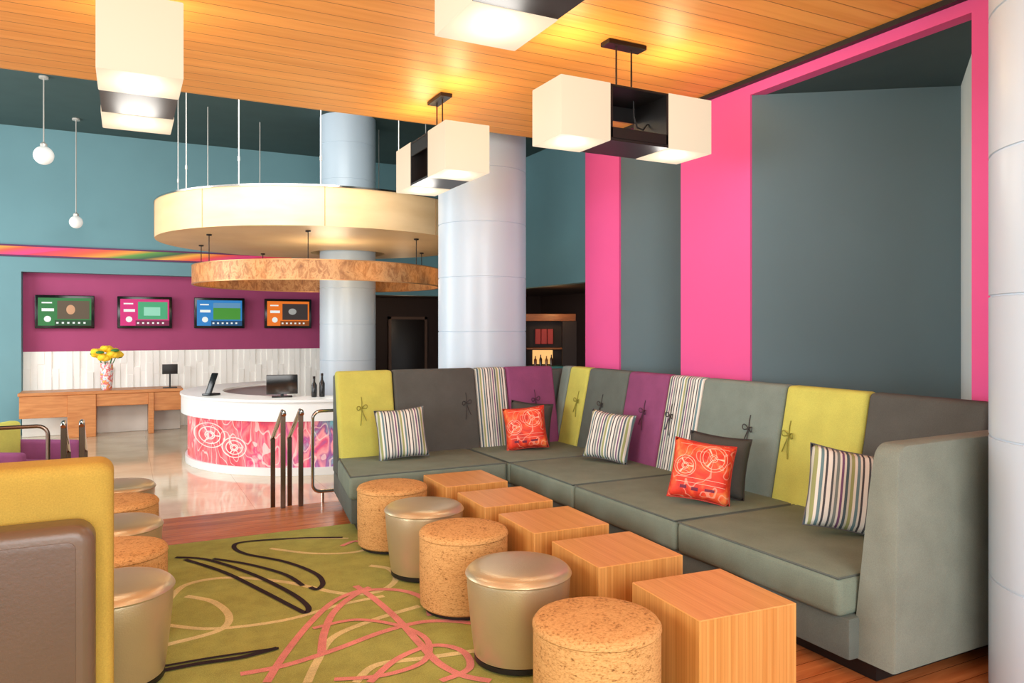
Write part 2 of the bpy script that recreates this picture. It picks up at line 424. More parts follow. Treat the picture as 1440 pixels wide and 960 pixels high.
# ---------------------------------------------------------------- columns
def column(x, y, z0, z1, r, zseam, sp, label):
    prof = [(r, 0.0)]; zs = zseam
    while zs > z0+0.1: zs -= sp
    zs += sp if zs < z0+0.1 else 0
    while zs < z1-0.05:
        q = zs-z0
        prof += [(r, q-0.006), (r-0.007, q-0.003), (r-0.007, q+0.003), (r, q+0.006)]; zs += sp
    prof.append((r, z1-z0))
    b = NB(); lathe(b, prof, 72)
    o = obj('column', b, COLM); o.location = (x, y, z0)
    tag(o, label, 'column', 'round pale blue columns')
column(3.60, 1.58, 0.002, ZC-0.002, 0.465, 1.684, 0.60, 'round pale blue panelled column at the near end of the sofa')
column(3.37, 7.26, LOB, ZH, 0.465, 2.06, 0.555, 'round pale blue column right behind the sofa corner')
column(3.36, 12.66, LOB, ZH, 0.465, 2.2, 0.6, 'round pale blue column rising out of the reception desk')

# ---------------------------------------------------------------- carpet
b = NB(); CT = 0.010
bx(b, -1.4, 1.91, -0.5, 5.84, 0.0005, CT, 0.003, 1)
def smooth_line(p, k=8):
    out = []
    for i in range(len(p)-1):
        p0, p1, p2, p3 = p[max(i-1, 0)], p[i], p[i+1], p[min(i+2, len(p)-1)]
        for s in range(k):
            t = s/k
            out.append(0.5*((2*p1)+(p2-p0)*t+(2*p0-5*p1+4*p2-p3)*t*t+(3*p1-p0-3*p2+p3)*t**3))
    out.append(p[-1]); return out
lay = [0]
def ribbon(pix, w, mi):
    lay[0] += 1; z = CT+0.0004+0.00025*lay[0]
    P = smooth_line([at(x, y, CT) for x, y in pix])
    prev = None
    for i, p in enumerate(P):
        t = P[min(i+1, len(P)-1)]-P[max(i-1, 0)]; t.z = 0; t.normalize()
        n = Vector((-t.y, t.x, 0))*w*0.5
        a, c = b.verts.new((p.x+n.x, p.y+n.y, z)), b.verts.new((p.x-n.x, p.y-n.y, z))
        if prev:
            f = b.faces.new((prev[0], prev[1], c, a)); f.material_index = mi
        prev = (a, c)
for pix, w in (([(235, 846), (262, 822), (320, 812), (400, 818), (480, 834), (530, 832), (556, 816), (548, 800), (520, 795)], 0.04),
               ([(262, 838), (300, 846), (322, 866), (308, 886), (240, 905), (228, 908)], 0.04),
               ([(380, 771), (440, 778), (500, 776), (535, 764), (545, 758)], 0.035),
               ([(432, 960), (446, 930), (470, 895), (530, 870), (590, 852)], 0.04),
               ([(228, 878), (300, 884), (400, 872), (480, 850), (540, 838)], 0.035),
               ([(500, 960), (530, 935), (600, 925), (670, 915)], 0.04),
               ([(400, 758), (460, 757), (490, 757)], 0.03)):
    ribbon(pix, w, 3)
for pix, w in (([(338, 948), (400, 936), (470, 914), (540, 888), (600, 874), (660, 876), (710, 890)], 0.04),
               ([(452, 920), (456, 890), (472, 858), (510, 832), (560, 830), (596, 842), (606, 866)], 0.04),
               ([(375, 960), (402, 918), (440, 872), (476, 842), (520, 826)], 0.038),
               ([(500, 824), (526, 842), (560, 872), (590, 905), (616, 932), (650, 950), (690, 958)], 0.04),
               ([(480, 768), (500, 761), (516, 766)], 0.035),
               ([(520, 960), (560, 926), (610, 908), (650, 916), (660, 940), (620, 958)], 0.036),
               ([(440, 884), (500, 872), (560, 880), (600, 900), (596, 930), (540, 950), (470, 956)], 0.032)):
    ribbon(pix, w, 2)
for pix, w in (([(482, 756), (420, 757), (345, 762), (329, 769), (345, 779), (400, 790), (442, 806), (454, 820), (446, 829), (436, 826)], 0.032),
               ([(247, 784), (290, 787), (350, 806), (405, 832), (432, 852), (430, 862), (412, 854), (370, 832), (315, 805), (260, 787)], 0.032),
               ([(300, 786), (350, 794), (400, 808), (426, 824)], 0.03),
               ([(228, 944), (280, 934), (340, 925), (390, 912)], 0.036),
               ([(228, 938), (290, 927), (350, 918), (392, 912)], 0.022)):
    ribbon(pix, w, 1)
tag(obj('carpet', b, CARP), 'olive green carpet with pink, cream and black swirling lines on the wooden floor', 'carpet')

# ---------------------------------------------------------------- L shaped sofa
sofa = thing('banquette_sofa', 'long grey L shaped high back sofa with lime, purple, grey and striped back panels', 'sofa', (3.3, 4.3, 0))
b = NB(); prism(b, [(1.56, 5.6), (2.92, 5.6), (2.92, 2.2), (4.0, 2.2), (4.0, 6.6), (1.70, 6.6)], 0.0015, 0.1)
obj('plinth', b, BLACK, sofa, True, label='black recessed plinth')
b = NB(); prism(b, [(1.48, 5.49), (2.81, 5.49), (2.81, 2.25), (4.05, 2.25), (4.05, 6.66), (1.64, 6.66)], 0.09, 0.275, 0.012)
obj('base', b, SAGED, sofa, True)
b = NB(); bx(b, 1.63, 4.05, 6.50, 6.66, 0.27, 1.13, 0.02)
obj('back_shell', b, SAGED, sofa, True)
b = NB(); bx(b, 3.95, 4.10, 2.25, 6.66, 0.27, 1.13, 0.02)
obj('back_shell', b, SAGED, sofa, True)
def seat(poly):
    b = NB(); prism(b, poly, 0.27, 0.452, 0.035, seg=3)
    o = obj('seat_cushion', b, SEATM, sofa, True)
    cx = sum(p[0] for p in poly)/4; cy = sum(p[1] for p in poly)/4
    b = NB()
    tube(b, [Vector((p[0]+(0.011 if p[0] < cx else -0.011), p[1]+(0.011 if p[1] < cy else -0.011), 0.445))-sofa.location for p in poly], 0.006, 6, True)
    obj('piping', b, SAGED, o)
def seatb(x0, x1, y0, y1): seat([(x0+0.004, y0+0.004), (x1-0.004, y0+0.004), (x1-0.004, y1-0.004), (x0+0.004, y1-0.004)])
seat([(1.46, 5.464), (2.766, 5.464), (2.766, 6.29), (1.58, 6.29)]); seatb(2.77, 3.74, 5.46, 6.30)
seatb(2.77, 3.74, 4.476, 5.46); seatb(2.77, 3.74, 3.376, 4.476); seatb(2.77, 3.74, 2.27, 3.376)
def ff(z): return 0.15*(z-0.45)/0.72
def panel(side, u0, u1, m, label, bow=None, bm_=None, zt=1.17):
    b = NB()
    bx(b, min(u0, u1)+0.004, max(u0, u1)-0.004, 0, 0.11, 0.40, zt, 0.028, 3)
    for v in b.verts:
        u, n, z = v.co
        v.co = Vector((3.70+ff(z)+n, u, z)) if side == 'R' else Vector((u, 6.25+ff(z)+n, z))
    o = obj('back_panel', b, m, sofa, True, label=label)
    if bow is not None:
        b = NB(); bz = 0.86
        def mp(u, n, z):
            z = bz+z; w = Vector((3.70+ff(z)+n, bow+u, z)) if side == 'R' else Vector((bow+u, 6.25+ff(z)+n, z))
            return w-sofa.location
        for s in (-1, 1):
            tube(b, [mp(s*(0.003+0.042*math.sin(PI*k/10)), -0.006-0.014*math.sin(PI*k/10), 0.017*math.sin(2*PI*k/10)+(0.012 if s > 0 else -0.004)*math.sin(PI*k/10)) for k in range(11)], 0.0036, 6)
            tube(b, [mp((0.035 if s > 0 else -0.018)*(k/6)**1.4, -0.008-0.004*math.sin(PI*k/6), (-0.11 if s > 0 else -0.15)*k/6) for k in range(7)], 0.0036, 6)
        tube(b, [mp(0.0, -0.004, 0.0), mp(0.004, -0.005, 0.05), mp(0.002, -0.003, 0.09)], 0.0034, 6)
        t = NB(); ball(t, mp(0, -0.008, 0), 0.009, u=10, v=6); merge(b, t)
        obj('tie_bow', b, bm_, o)
OLIVE = plain('olive_cord', (130, 128, 40), 0.6); DGC = plain('dark_cord', (48, 44, 42), 0.6); PC = plain('plum_cord', (70, 30, 55), 0.6)
panel('L', 1.60, 2.10, LIME, 'lime green back panel', 1.80, OLIVE)
panel('L', 2.10, 2.90, CHAR, 'charcoal back panel', 2.78, DGC)
panel('L', 2.90, 3.22, STRX, 'striped back panel')
panel('L', 3.22, 3.74, PURP, 'purple back panel', 3.5, PC)
panel('R', 6.42, 6.26, SAGE, 'narrow grey back panel in the corner')
panel('R', 6.26, 5.92, LIME, 'lime green back panel', 6.02, OLIVE)
panel('R', 5.92, 5.30, SAGED, 'dark grey back panel', 5.62, DGC)
panel('R', 5.30, 4.76, PURP, 'purple back panel', 5.0, PC)
panel('R', 4.76, 4.36, STRY, 'striped back panel', 4.66, DGC)
panel('R', 4.36, 3.566, SAGE, 'sage grey back panel', 3.83, DGC)
panel('R', 3.566, 2.955, LIME, 'lime green back panel', 3.48, OLIVE)
panel('R', 2.955, 2.26, CHAR, 'charcoal back panel')
# arm
b = NB(); t = bmesh.new(); n = 8; ar = 0.07
out = [(2.87, 0.09), (4.08, 0.09), (4.08, 1.06)]
for k in range(n+1):
    a = PI/2+PI/2*k/n; out.append((2.89+ar+ar*math.cos(a), 1.05-ar+ar*math.sin(a)))
A = [t.verts.new((x, 2.072, z)) for x, z in out]
B = [t.verts.new((x, 2.19+0.10*(1.04-z), z)) for x, z in out]
t.faces.new(A); t.faces.new(B)
for i in range(len(out)): t.faces.new((A[i], A[(i+1) % len(out)], B[(i+1) % len(out)], B[i]))
bmesh.ops.recalc_face_normals(t, faces=t.faces[:])
bmesh.ops.bevel(t, geom=[e for e in t.edges if abs(e.verts[0].co.y-e.verts[1].co.y) < 0.06], offset=0.012, segments=2, profile=0.5, affect='EDGES')
merge(b, t)
obj('arm', b, ARMM, sofa, True)

# ---------------------------------------------------------------- throw cushions
def cushion(name, m, w, h, t, pm):
    b = NB(); N = 16; grids = []
    for s in (-1, 1):
        g = []
        for i in range(N+1):
            row = []
            for j in range(N+1):
                u, v = -1+2*i/N, -1+2*j/N
                x = u*w/2*(1-0.07*(1-v*v)); z = h/2+v*h/2*(1-0.07*(1-u*u))
                th = t/2*((1-u**4)*(1-v**4))**0.55
                row.append(b.verts.new((x, s*th, z)))
            g.append(row)
        for i in range(N):
            for j in range(N): b.faces.new((g[i][j], g[i+1][j], g[i+1][j+1], g[i][j+1]))
    bmesh.ops.remove_doubles(b, verts=b.verts[:], dist=0.0005)
    o = obj(name, b, m, ang=80)
    pts = []
    for i in range(4*N):
        e, k = divmod(i, N); q = -1+2*k/N
        u, v = ((q, -1), (1, q), (-q, 1), (-1, -q))[e]
        pts.append((u*w/2*(1-0.07*(1-v*v)), 0, h/2+v*h/2*(1-0.07*(1-u*u))))
    b = NB(); tube(b, pts, 0.004, 6, True)
    obj('piping', b, pm, o)
    return o
R = math.radians
ZS = 0.455
GCORD = plain('grey_cord', (90, 90, 90), 0.7)
st = cushion('throw_cushion', STRX, 0.42, 0.42, 0.15, GCORD)
tag(st, 'striped throw cushion against the lime and charcoal panels at far left', 'cushion', 'striped throw cushions')
st.location = (2.06, 5.97, ZS+0.005); st.rotation_euler = (R(-14), R(-4), R(-8))
dup(st, (3.46, 5.10, ZS+0.012), (R(-16), R(5), R(-62)), 'striped throw cushion leaning below the dark grey and purple panels').scale = (0.96, 0.96, 0.96)
dup(st, (3.37, 2.72, ZS+0.012), (R(-20), R(9), R(-40)), 'large striped throw cushion beside the near sofa arm').scale = (1.04, 1.04, 1.06)
rd = cushion('throw_cushion', REEL, 0.38, 0.38, 0.14, plain('red_cord', (170, 40, 25), 0.6))
tag(rd, 'red cushion printed with tape reels, propped in the sofa corner', 'cushion', 'red printed throw cushions')
rd.location = (3.20, 5.92, ZS+0.005); rd.rotation_euler = (R(-14), R(-5), R(-20))
dup(rd, (3.15, 3.62, ZS+0.015), (R(-20), R(8), R(-42)), 'red cushion printed with tape reels, leaning on a charcoal cushion')
dk = cushion('throw_cushion', fabric('charcoal_cushion', (72, 72, 68)), 0.39, 0.40, 0.15, DGC)
tag(dk, 'plain charcoal throw cushion behind the nearer red cushion', 'cushion', 'plain charcoal throw cushions')
dk.location = (3.35, 3.71, ZS+0.012); dk.rotation_euler = (R(-18), R(6), R(-50))
dup(dk, (3.29, 6.08, ZS+0.01), (R(-12), R(6), R(-26)), 'plain charcoal throw cushion behind the farther red cushion, in the corner')

# ---------------------------------------------------------------- ottomans
def ott_cork(label, grp):
    t = thing('ottoman', label, 'ottoman', (0, 0, 0), 0, grp)
    b = NB(); lathe(b, [(0.228, 0.02), (0.238, 0.03), (0.243, 0.20), (0.243, 0.375), (0.241, 0.392)], 56)
    obj('body', b, CORK, t)
    b = NB(); lathe(b, [(0.240, 0.392), (0.246, 0.398), (0.245, 0.408), (0.236, 0.421), (0.215, 0.429), (0.12, 0.434), (0.0005, 0.436)], 56)
    obj('seat', b, CORK, t)
    b = NB(); lathe(b, [(0.215, 0.0), (0.215, 0.021)], 40); obj('foot', b, BLACK, t, label='black foot ring')
    return t
def ott_silver(label, grp):
    t = thing('ottoman', label, 'ottoman', (0, 0, 0), 0, grp)
    b = NB(); lathe(b, [(0.196, 0.024), (0.206, 0.03), (0.222, 0.15), (0.236, 0.29), (0.242, 0.375), (0.240, 0.388)], 56)
    obj('body', b, SILVER, t)
    b = NB(); lathe(b, [(0.239, 0.386), (0.247, 0.390), (0.249, 0.396), (0.246, 0.402), (0.238, 0.412), (0.222, 0.424), (0.18, 0.432), (0.09, 0.437), (0.0005, 0.438)], 56)
    obj('seat', b, SILVER, t)
    b = NB(); lathe(b, [(0.20, 0.0), (0.206, 0.004), (0.206, 0.026)], 40); obj('foot', b, BLACK, t, label='black base ring')
    return t
zc = CT+0.006
oc = ott_cork('round cork ottoman nearest the camera, beside the front wooden cube', 'cork ottomans')
oc.location = (1.60, 2.41, zc)
os_ = ott_silver('champagne leather ottoman second from the front in the right row', 'champagne leather ottomans')
os_.location = (1.63, 3.11, zc)
dup(oc, (1.66, 3.82, zc), 0.7, 'round cork ottoman between the two champagne ottomans of the right row')
dup(os_, (1.665, 4.45, zc), 0, 'champagne leather ottoman near the far end of the right row')
dup(oc, (1.67, 5.10, zc), 1.9, 'round cork ottoman at the far end of the right row')
XL = -0.05
dup(os_, (XL, 3.70, zc), 0, 'champagne leather ottoman right behind the mustard sofa at left')
dup(oc, (XL, 4.27, zc), 2.5, 'cork ottoman second from the front in the left row')
dup(os_, (XL, 4.85, zc), 0, 'champagne leather ottoman in the middle of the left row')
dup(oc, (XL, 5.45, zc), 0.3, 'cork ottoman second from the far end of the left row')
dup(os_, (XL, 6.10, 0.002), 0, 'champagne leather ottoman at the far end of the left row')

# ---------------------------------------------------------------- cube tables
ct = thing('cube_table', 'teak veneer cube table nearest the camera', 'table', (2.16, 2.40, 0.0015), R(-4), 'teak cube tables')
b = NB(); bx(b, -0.235, 0.235, -0.235, 0.235, 0.012, 0.45, 0.003, 1)
b.normal_update()
for f in b.faces:
    if abs(f.normal.z) > 0.7: f.material_index = 1
    elif abs(f.normal.x) > 0.7: f.material_index = 2
obj('body', b, [CUBEF, CUBET, CUBES], ct)
b = NB(); bx(b, -0.21, 0.21, -0.21, 0.21, 0.0, 0.013); obj('plinth', b, BLACK, ct, label='black recessed base')
for (x, y, r, l) in ((2.17, 3.10, -3, 'teak veneer cube table second from the camera'), (2.18, 3.74, -2, 'teak veneer cube table in the middle of the row'),
                     (2.19, 4.38, -2, 'teak veneer cube table second from the far end'), (2.20, 5.04, -1, 'teak veneer cube table at the far end, before the sofa corner')):
    dup(ct, (x, y, 0.0015), R(r), l)

# ---------------------------------------------------------------- near left sofa seen from behind
ls = thing('banquette_sofa', 'mustard high back sofa with brown leather rear, cut off at left edge', 'sofa', (-0.8, 2.7, CT+0.005))
def round_slab(x0, x1, z0, z1, y0, y1, rad, bev):
    b = NB(); t = bmesh.new(); pts = [(x0, z0), (x1, z0)]
    for k in range(9):
        a = PI/2*k/8; pts.append((x1-rad+rad*math.cos(a), z1-rad+rad*math.sin(a)))
    pts.append((x0, z1))
    P = [t.verts.new((x, y0, z)) for x, z in pts]; Q = [t.verts.new((x, y1, z)) for x, z in pts]
    t.faces.new(P); t.faces.new(Q)
    for i in range(len(pts)): t.faces.new((P[i], P[(i+1) % len(pts)], Q[(i+1) % len(pts)], Q[i]))
    bmesh.ops.recalc_face_normals(t, faces=t.faces[:])
    bmesh.ops.bevel(t, geom=[e for e in t.edges if abs(e.verts[0].co.y-e.verts[1].co.y) < 0.001], offset=bev, segments=4, profile=0.5, affect='EDGES')
    merge(b, t); return b
obj('back_shell', round_slab(-1.6, -0.070, 0.09, 1.05, 2.18, 2.30, 0.05, 0.028), GREYL, ls, True, label='brown leather shell')
obj('rear_panel', round_slab(-1.6, -0.112, 0.13, 1.012, 2.1785, 2.20, 0.02, 0.001), BROWNL, ls, True, label='smooth dark brown leather rear panel')
obj('back_panel', round_slab(-1.6, -0.03, 0.25, 1.185, 2.30, 2.46, 0.04, 0.03), MUST, ls, True, label='mustard yellow back panel')
b = NB(); bx(b, -1.6, -0.06, 2.45, 3.35, 0.25, 0.45, 0.035, 3); obj('seat_cushion', b, SEATM, ls, True)
b = NB(); bx(b, -1.6, -0.07, 2.25, 3.32, 0.09, 0.26, 0.01); obj('base', b, SAGED, ls, True)
b = NB(); bx(b, -1.5, -0.14, 2.32, 3.25, CT+0.006, 0.095); obj('plinth', b, BLACK, ls, True)

# ---------------------------------------------------------------- box pendant lamps
def box_lamp(x, y, rz, s, label, a=0.36):
    t = thing('pendant_lamp', label, 'lamp', (x, y, ZC-0.001), rz, 'white and black box pendants')
    zt, zb = -0.335, -0.335-a
    for sg in (-1, 1):
        x0, x1 = sorted((sg*(s/2+0.001), sg*(s/2+a)))
        b = NB(); bx(b, x0, x1, -a/2, a/2, zb, zt, 0.006, 2)
        obj('lamp_shade', b, SHADE, t, label='white fabric cube shade')
    k = a/2-0.004
    b = NB()
    o_ = [(-s/2, zb+0.004), (s/2, zb+0.004), (s/2, zt-0.004), (-s/2, zt-0.004)]
    i_ = [(-s/2+0.016, zb+0.020), (s/2-0.016, zb+0.020), (s/2-0.016, zt-0.020), (-s/2+0.016, zt-0.020)]
    V = {}
    for yy in (-k, k):
        V[yy] = ([b.verts.new((p, yy, q)) for p, q in o_], [b.verts.new((p, yy, q)) for p, q in i_])
    for j in range(4):
        j2 = (j+1) % 4
        if j == 2: continue
        b.faces.new((V[-k][0][j], V[-k][0][j2], V[k][0][j2], V[k][0][j])); b.faces.new((V[-k][1][j], V[-k][1][j2], V[k][1][j2], V[k][1][j]))
        for yy in (-k, k): b.faces.new((V[yy][0][j], V[yy][0][j2], V[yy][1][j2], V[yy][1][j]))
    obj('sleeve', b, BLACK, t, label='black open sleeve between the two shades')
    b = NB(); bx(b, -s/2+0.001, s/2-0.001, -k, k, zt-0.02, zt-0.004, 0.003, 1); obj('top_plate', b, BLACK, t)
    b = NB(); bx(b, -s/2+0.001, s/2-0.001, k-0.014, k, zt-0.12, zt-0.021, 0.003, 1); obj('rear_panel', b, BLACK, t)
    b = NB(); bx(b, -s/2+0.001, s/2-0.001, -k, -k+0.014, zb+0.021, zb+0.09, 0.003, 1); obj('front_panel', b, BLACK, t)
    b = NB(); bx(b, -0.15, 0.15, -0.05, 0.05, -0.03, 0.0, 0.004, 1); obj('ceiling_plate', b, DARKB, t)
    for sg in (-1, 1):
        b = NB(); tube(b, [(sg*0.06, 0, -0.028), (sg*0.06, 0, zt-0.005)], 0.006, 8); obj('rod', b, DARKB, t)
    b = NB(); tube(b, [(0.09, 0.02, zt-0.02), (0.095, 0.02, zt-0.12), (0.12, 0.02, zt-0.19), (0.17, 0.02, zt-0.20), (s/2-0.02, 0.02, zt-0.16)], 0.006, 8); obj('cord', b, BLACK, t)
    return t
box_lamp(2.895, 4.04, 0, 0.45, 'box pendant lamp hanging before the pink wall, both cubes side by side')
box_lamp(2.25, 5.66, PI/2, 0.40, 'box pendant lamp hanging before the pale column behind the sofa')
box_lamp(1.27, 2.23, PI/2, 0.42, 'box pendant lamp cut off by the top edge above the middle')
box_lamp(0.06, 4.39, PI/2, 0.42, 'box pendant lamp hanging at upper left, one cube behind the other')

# ---------------------------------------------------------------- reception: canopy, ring, desk
CX, CY = 2.65, 11.57; RC = 2.295
can = thing('round_canopy', 'round pale wood canopy hung on rods above the reception desk', 'canopy', (CX, CY, 2.80))
b = NB()
def disc(z):
    vo = [b.verts.new((RC*math.cos(2*PI*i/96), RC*math.sin(2*PI*i/96), z)) for i in range(96)]
    vi = [b.verts.new((3.36-CX+0.62*math.cos(2*PI*i/48), 12.66-CY+0.62*math.sin(2*PI*i/48), z)) for i in range(48)]
    ed = [b.edges.new((vo[i], vo[(i+1) % 96])) for i in range(96)]+[b.edges.new((vi[i], vi[(i+1) % 48])) for i in range(48)]
    bmesh.ops.triangle_fill(b, edges=ed, use_beauty=True)
    return vo, vi
lo_, li_ = disc(0.0); ho_, hi_ = disc(0.49)
for i in range(96): b.faces.new((lo_[i], lo_[(i+1) % 96], ho_[(i+1) % 96], ho_[i]))
for i in range(48): b.faces.new((li_[i], hi_[i], hi_[(i+1) % 48], li_[(i+1) % 48]))
obj('drum', b, CANW, can)
SEAM = plain('veneer_seam', (168, 130, 86), 0.6)
for i in range(9):
    a = 2*PI*i/9+0.32
    p, q = (RC+0.001)*math.cos(a), (RC+0.001)*math.sin(a)
    b = NB(); tube(b, [(p, q, 0.004), (p, q, 0.488)], 0.006, 4); obj('seam', b, SEAM, can)
b = NB(); sweep(b, [(RC-0.01, 0.488), (RC+0.012, 0.488), (RC+0.012, 0.51), (RC-0.01, 0.51)], (0, 0), 0, 2*PI, 96); obj('top_rim', b, CHROME, can)
RODW = plain('pale_rod', (200, 196, 188), 0.35, 0.3)
for i in range(12):
    a = 2*PI*i/12+0.3
    b = NB(); p, q = 2.02*math.cos(a), 2.02*math.sin(a)
    zz = [0.488, 0.50, 0.55, 0.56, 0.86, 0.865, 0.92, 0.925, ZH-2.80-0.002]
    rr = [0.016, 0.02, 0.02, 0.008, 0.008, 0.015, 0.015, 0.008, 0.008]
    lathe(b, list(zip(rr, zz)), 10, (p, q, 0))
    obj('suspension_rod', b, RODW, can)
ring = thing('ring_light', 'copper leaf hoop light hanging under the round wood canopy', 'light', (CX, CY, 2.15))
b = NB(); sweep(b, [(1.796, 0.02), (1.816, 0.02), (1.816, 0.28), (1.796, 0.28)], (0, 0), 0, 2*PI, 96); obj('hoop', b, COPPER, ring)
for zz in (0.02, 0.28):
    b = NB(); sweep(b, [(1.792, zz-0.006), (1.820, zz-0.006), (1.820, zz+0.006), (1.792, zz+0.006)], (0, 0), 0, 2*PI, 96); obj('rim', b, COPRIM, ring)
for a in (3.55, 4.4, 5.3, 0.2, 1.9, 2.7):
    b = NB(); p, q = 1.803*math.cos(a), 1.803*math.sin(a)
    lathe(b, [(0.006, 0.285), (0.006, 0.625), (0.035, 0.632), (0.035, 0.649)], 16, (p, q, 0)); obj('hanger', b, DARKB, ring)
desk = thing('reception_desk', 'round white reception desk with colourful splash artwork front', 'desk', (CX, CY, LOB+0.001))
a0, a1 = R(95), R(385); DZ = 0.976
def dsk(name, prof, m, label=None):
    b = NB(); sweep(b, prof, (0, 0), a0, a1, 88); return obj(name, b, m, desk, label=label)
dsk('counter_top', [(1.40, DZ-0.03), (1.97, DZ-0.03), (1.97, DZ), (1.40, DZ)], WHITE)
dsk('fascia', [(1.88, 0.70), (1.955, 0.70), (1.955, DZ-0.031), (1.88, DZ-0.031)], WHITE)
dsk('front_panel', [(1.80, 0.10), (1.87, 0.10), (1.87, 0.73), (1.80, 0.73)], DESKART, 'pink, red and cyan splash artwork with reels')
dsk('base', [(1.78, 0.0), (1.90, 0.0), (1.90, 0.10), (1.78, 0.10)], WHITE)
dsk('inner_shelf', [(1.42, 0.60), (1.80, 0.60), (1.80, 0.63), (1.42, 0.63)], CONSW)
# desk items
ZD = LOB+DZ+0.002
mo = thing('monitor', 'black computer monitor tilted back on the reception desk', 'monitor', (1.84, 10.25, ZD), R(-10))
b = NB(); bx(b, -0.13, 0.13, -0.09, 0.09, 0, 0.015, 0.005); obj('stand_base', b, BLACKG, mo)
b = NB(); tube(b, [(0, 0.02, 0.012), (0, 0.03, 0.12)], 0.02, 8); obj('stand', b, BLACKG, mo)
b = NB(); bx(b, -0.2, 0.2, 0.0, 0.03, 0.04, 0.29, 0.008)
for v in b.verts: v.co.y += (v.co.z-0.06)*0.35-0.02
obj('screen', b, BLACKG, mo)
ph = thing('card_terminal', 'black angled payment terminal on the left end of the desk', 'terminal', (1.03, 10.93, ZD), R(-50))
b = NB(); bx(b, -0.07, 0.07, -0.1, 0.1, 0, 0.03, 0.008); obj('body', b, BLACKG, ph)
b = NB(); bx(b, -0.05, 0.05, 0.0, 0.03, 0.02, 0.30, 0.01)
for v in b.verts: v.co.y += (v.co.z)*0.45-0.08
obj('handset', b, BLACKG, ph)
for (x, y, hh, l) in ((2.22, 10.07, 0.26, 'tall dark bottle on the reception desk, left of the pair'), (2.32, 10.05, 0.30, 'tall dark bottle on the reception desk, right of the pair')):
    bt = thing('bottle', l, 'bottle', (x, y, ZD), 0, 'dark bottles on the desk')
    b = NB(); lathe(b, [(0.034, 0), (0.036, 0.01), (0.036, hh*0.6), (0.016, hh*0.75), (0.014, hh)], 16); obj('body', b, BLACKG, bt)
    b = NB(); lathe(b, [(0.017, hh-0.02), (0.017, hh+0.012)], 12); obj('cap', b, DARKB, bt)

# ---------------------------------------------------------------- TVs
TVX = [(-1.447, -0.514), (-0.143, 0.789), (1.18, 2.113), (2.496, 3.435)]
def tv_label(i): return ['wall television with green menu and a man on screen, leftmost', 'wall television with magenta menu and a green cartoon picture',
                         'wall television with blue menu and a football pitch picture', 'wall television with orange menu, nearest the pale column'][i]
SIDE = [(40, 120, 60), (214, 40, 120), (40, 130, 200), (240, 120, 30)]
PIC = [(96, 80, 60), (70, 170, 120), (70, 150, 50), (60, 50, 48)]
for i, (x0, x1) in enumerate(TVX):
    xm = (x0+x1)/2; w = (x1-x0)/2
    t = thing('television', tv_label(i), 'television', (xm, YB+0.249, 1.53), 0, 'wall televisions in the plum niche')
    b = NB(); bx(b, -w, w, -0.13, -0.07, 0, 0.60, 0.012)
    obj('frame', b, BLACKG, t)
    b = NB(); bx(b, -0.2, 0.2, -0.071, -0.001, 0.15, 0.45); obj('wall_mount', b, BLACK, t)
    b = NB(); bx(b, -w+0.05, w-0.05, -0.134, -0.129, 0.05, 0.55, mi=0); bx(b, -0.16, w-0.05, -0.1355, -0.1335, 0.05, 0.15, mi=1)
    sc = obj('screen', b, [glow('screen_menu_%s' % 'abcd'[i], SIDE[i], 0.75, 0.3), glow('screen_bar_%s' % 'abcd'[i], tuple(int(v*0.6) for v in SIDE[i]), 0.7, 0.3)], t)
    b = NB(); bx(b, -0.12, w-0.08, -0.139, -0.1345, 0.17, 0.50); pc = obj('picture', b, glow('screen_picture_%s' % 'abcd'[i], PIC[i], 0.7, 0.3), sc)
    WM = glow('menu_white_%s' % 'abcd'[i], (240, 245, 240), 0.75, 0.3)
    b = NB()
    lathe_t = bmesh.new(); bmesh.ops.create_cone(lathe_t, cap_ends=True, segments=20, radius1=0.055, radius2=0.055, depth=0.004, matrix=Matrix.Translation((-0.27, -0.137, 0.17)) @ Matrix.Rotation(PI/2, 4, 'X')); merge(b, lathe_t)
    obj('menu_disc', b, WM, sc)
    for (xa, xb, za, zb_) in ((-0.36, -0.2, 0.45, 0.475), (-0.36, -0.17, 0.31, 0.36)):
        b = NB(); bx(b, xa, xb, -0.139, -0.1345, za, zb_); obj('menu_caption', b, WM, sc)
    for k in range(6):
        b = NB(); bx(b, -0.135+k*0.085, -0.10+k*0.085, -0.139, -0.1356, 0.085, 0.115); obj('menu_icon', b, WM, sc)
    if i == 0:
        b = NB(); ball(b, (0.09, -0.139, 0.34), 0.07, sy=0.05, sz=1.25); c = (214, 160, 120); nm = 'face_image'
    elif i == 1: b = NB(); bx(b, -0.02, 0.26, -0.143, -0.1385, 0.24, 0.40); c = (150, 220, 190); nm = 'cartoon_image'
    elif i == 2: b = NB(); bx(b, -0.12, w-0.08, -0.143, -0.1385, 0.40, 0.50); c = (96, 150, 190); nm = 'sky_image'
    else: b = NB(); ball(b, (0.08, -0.139, 0.34), 0.08, sy=0.05, sz=0.8); c = (170, 170, 165); nm = 'picture_subject'
    obj(nm, b, glow('picture_detail_%s' % 'abcd'[i], c, 0.7, 0.3), pc)
# colour strip
b = NB(); bx(b, -6.5, 3.0, YB-0.03, YB-0.001, 2.82, 2.97, mi=0); bx(b, -6.5, 3.0, YB-0.04, YB-0.001, 2.97, 3.0, mi=1); bx(b, -6.5, 3.0, YB-0.04, YB-0.001, 2.79, 2.82, mi=1)
tag(obj('art_strip', b, [STRIPM, plain('strip_edge', (92, 34, 84), 0.5)]), 'narrow multicoloured art strip running along the teal wall', 'wall art')
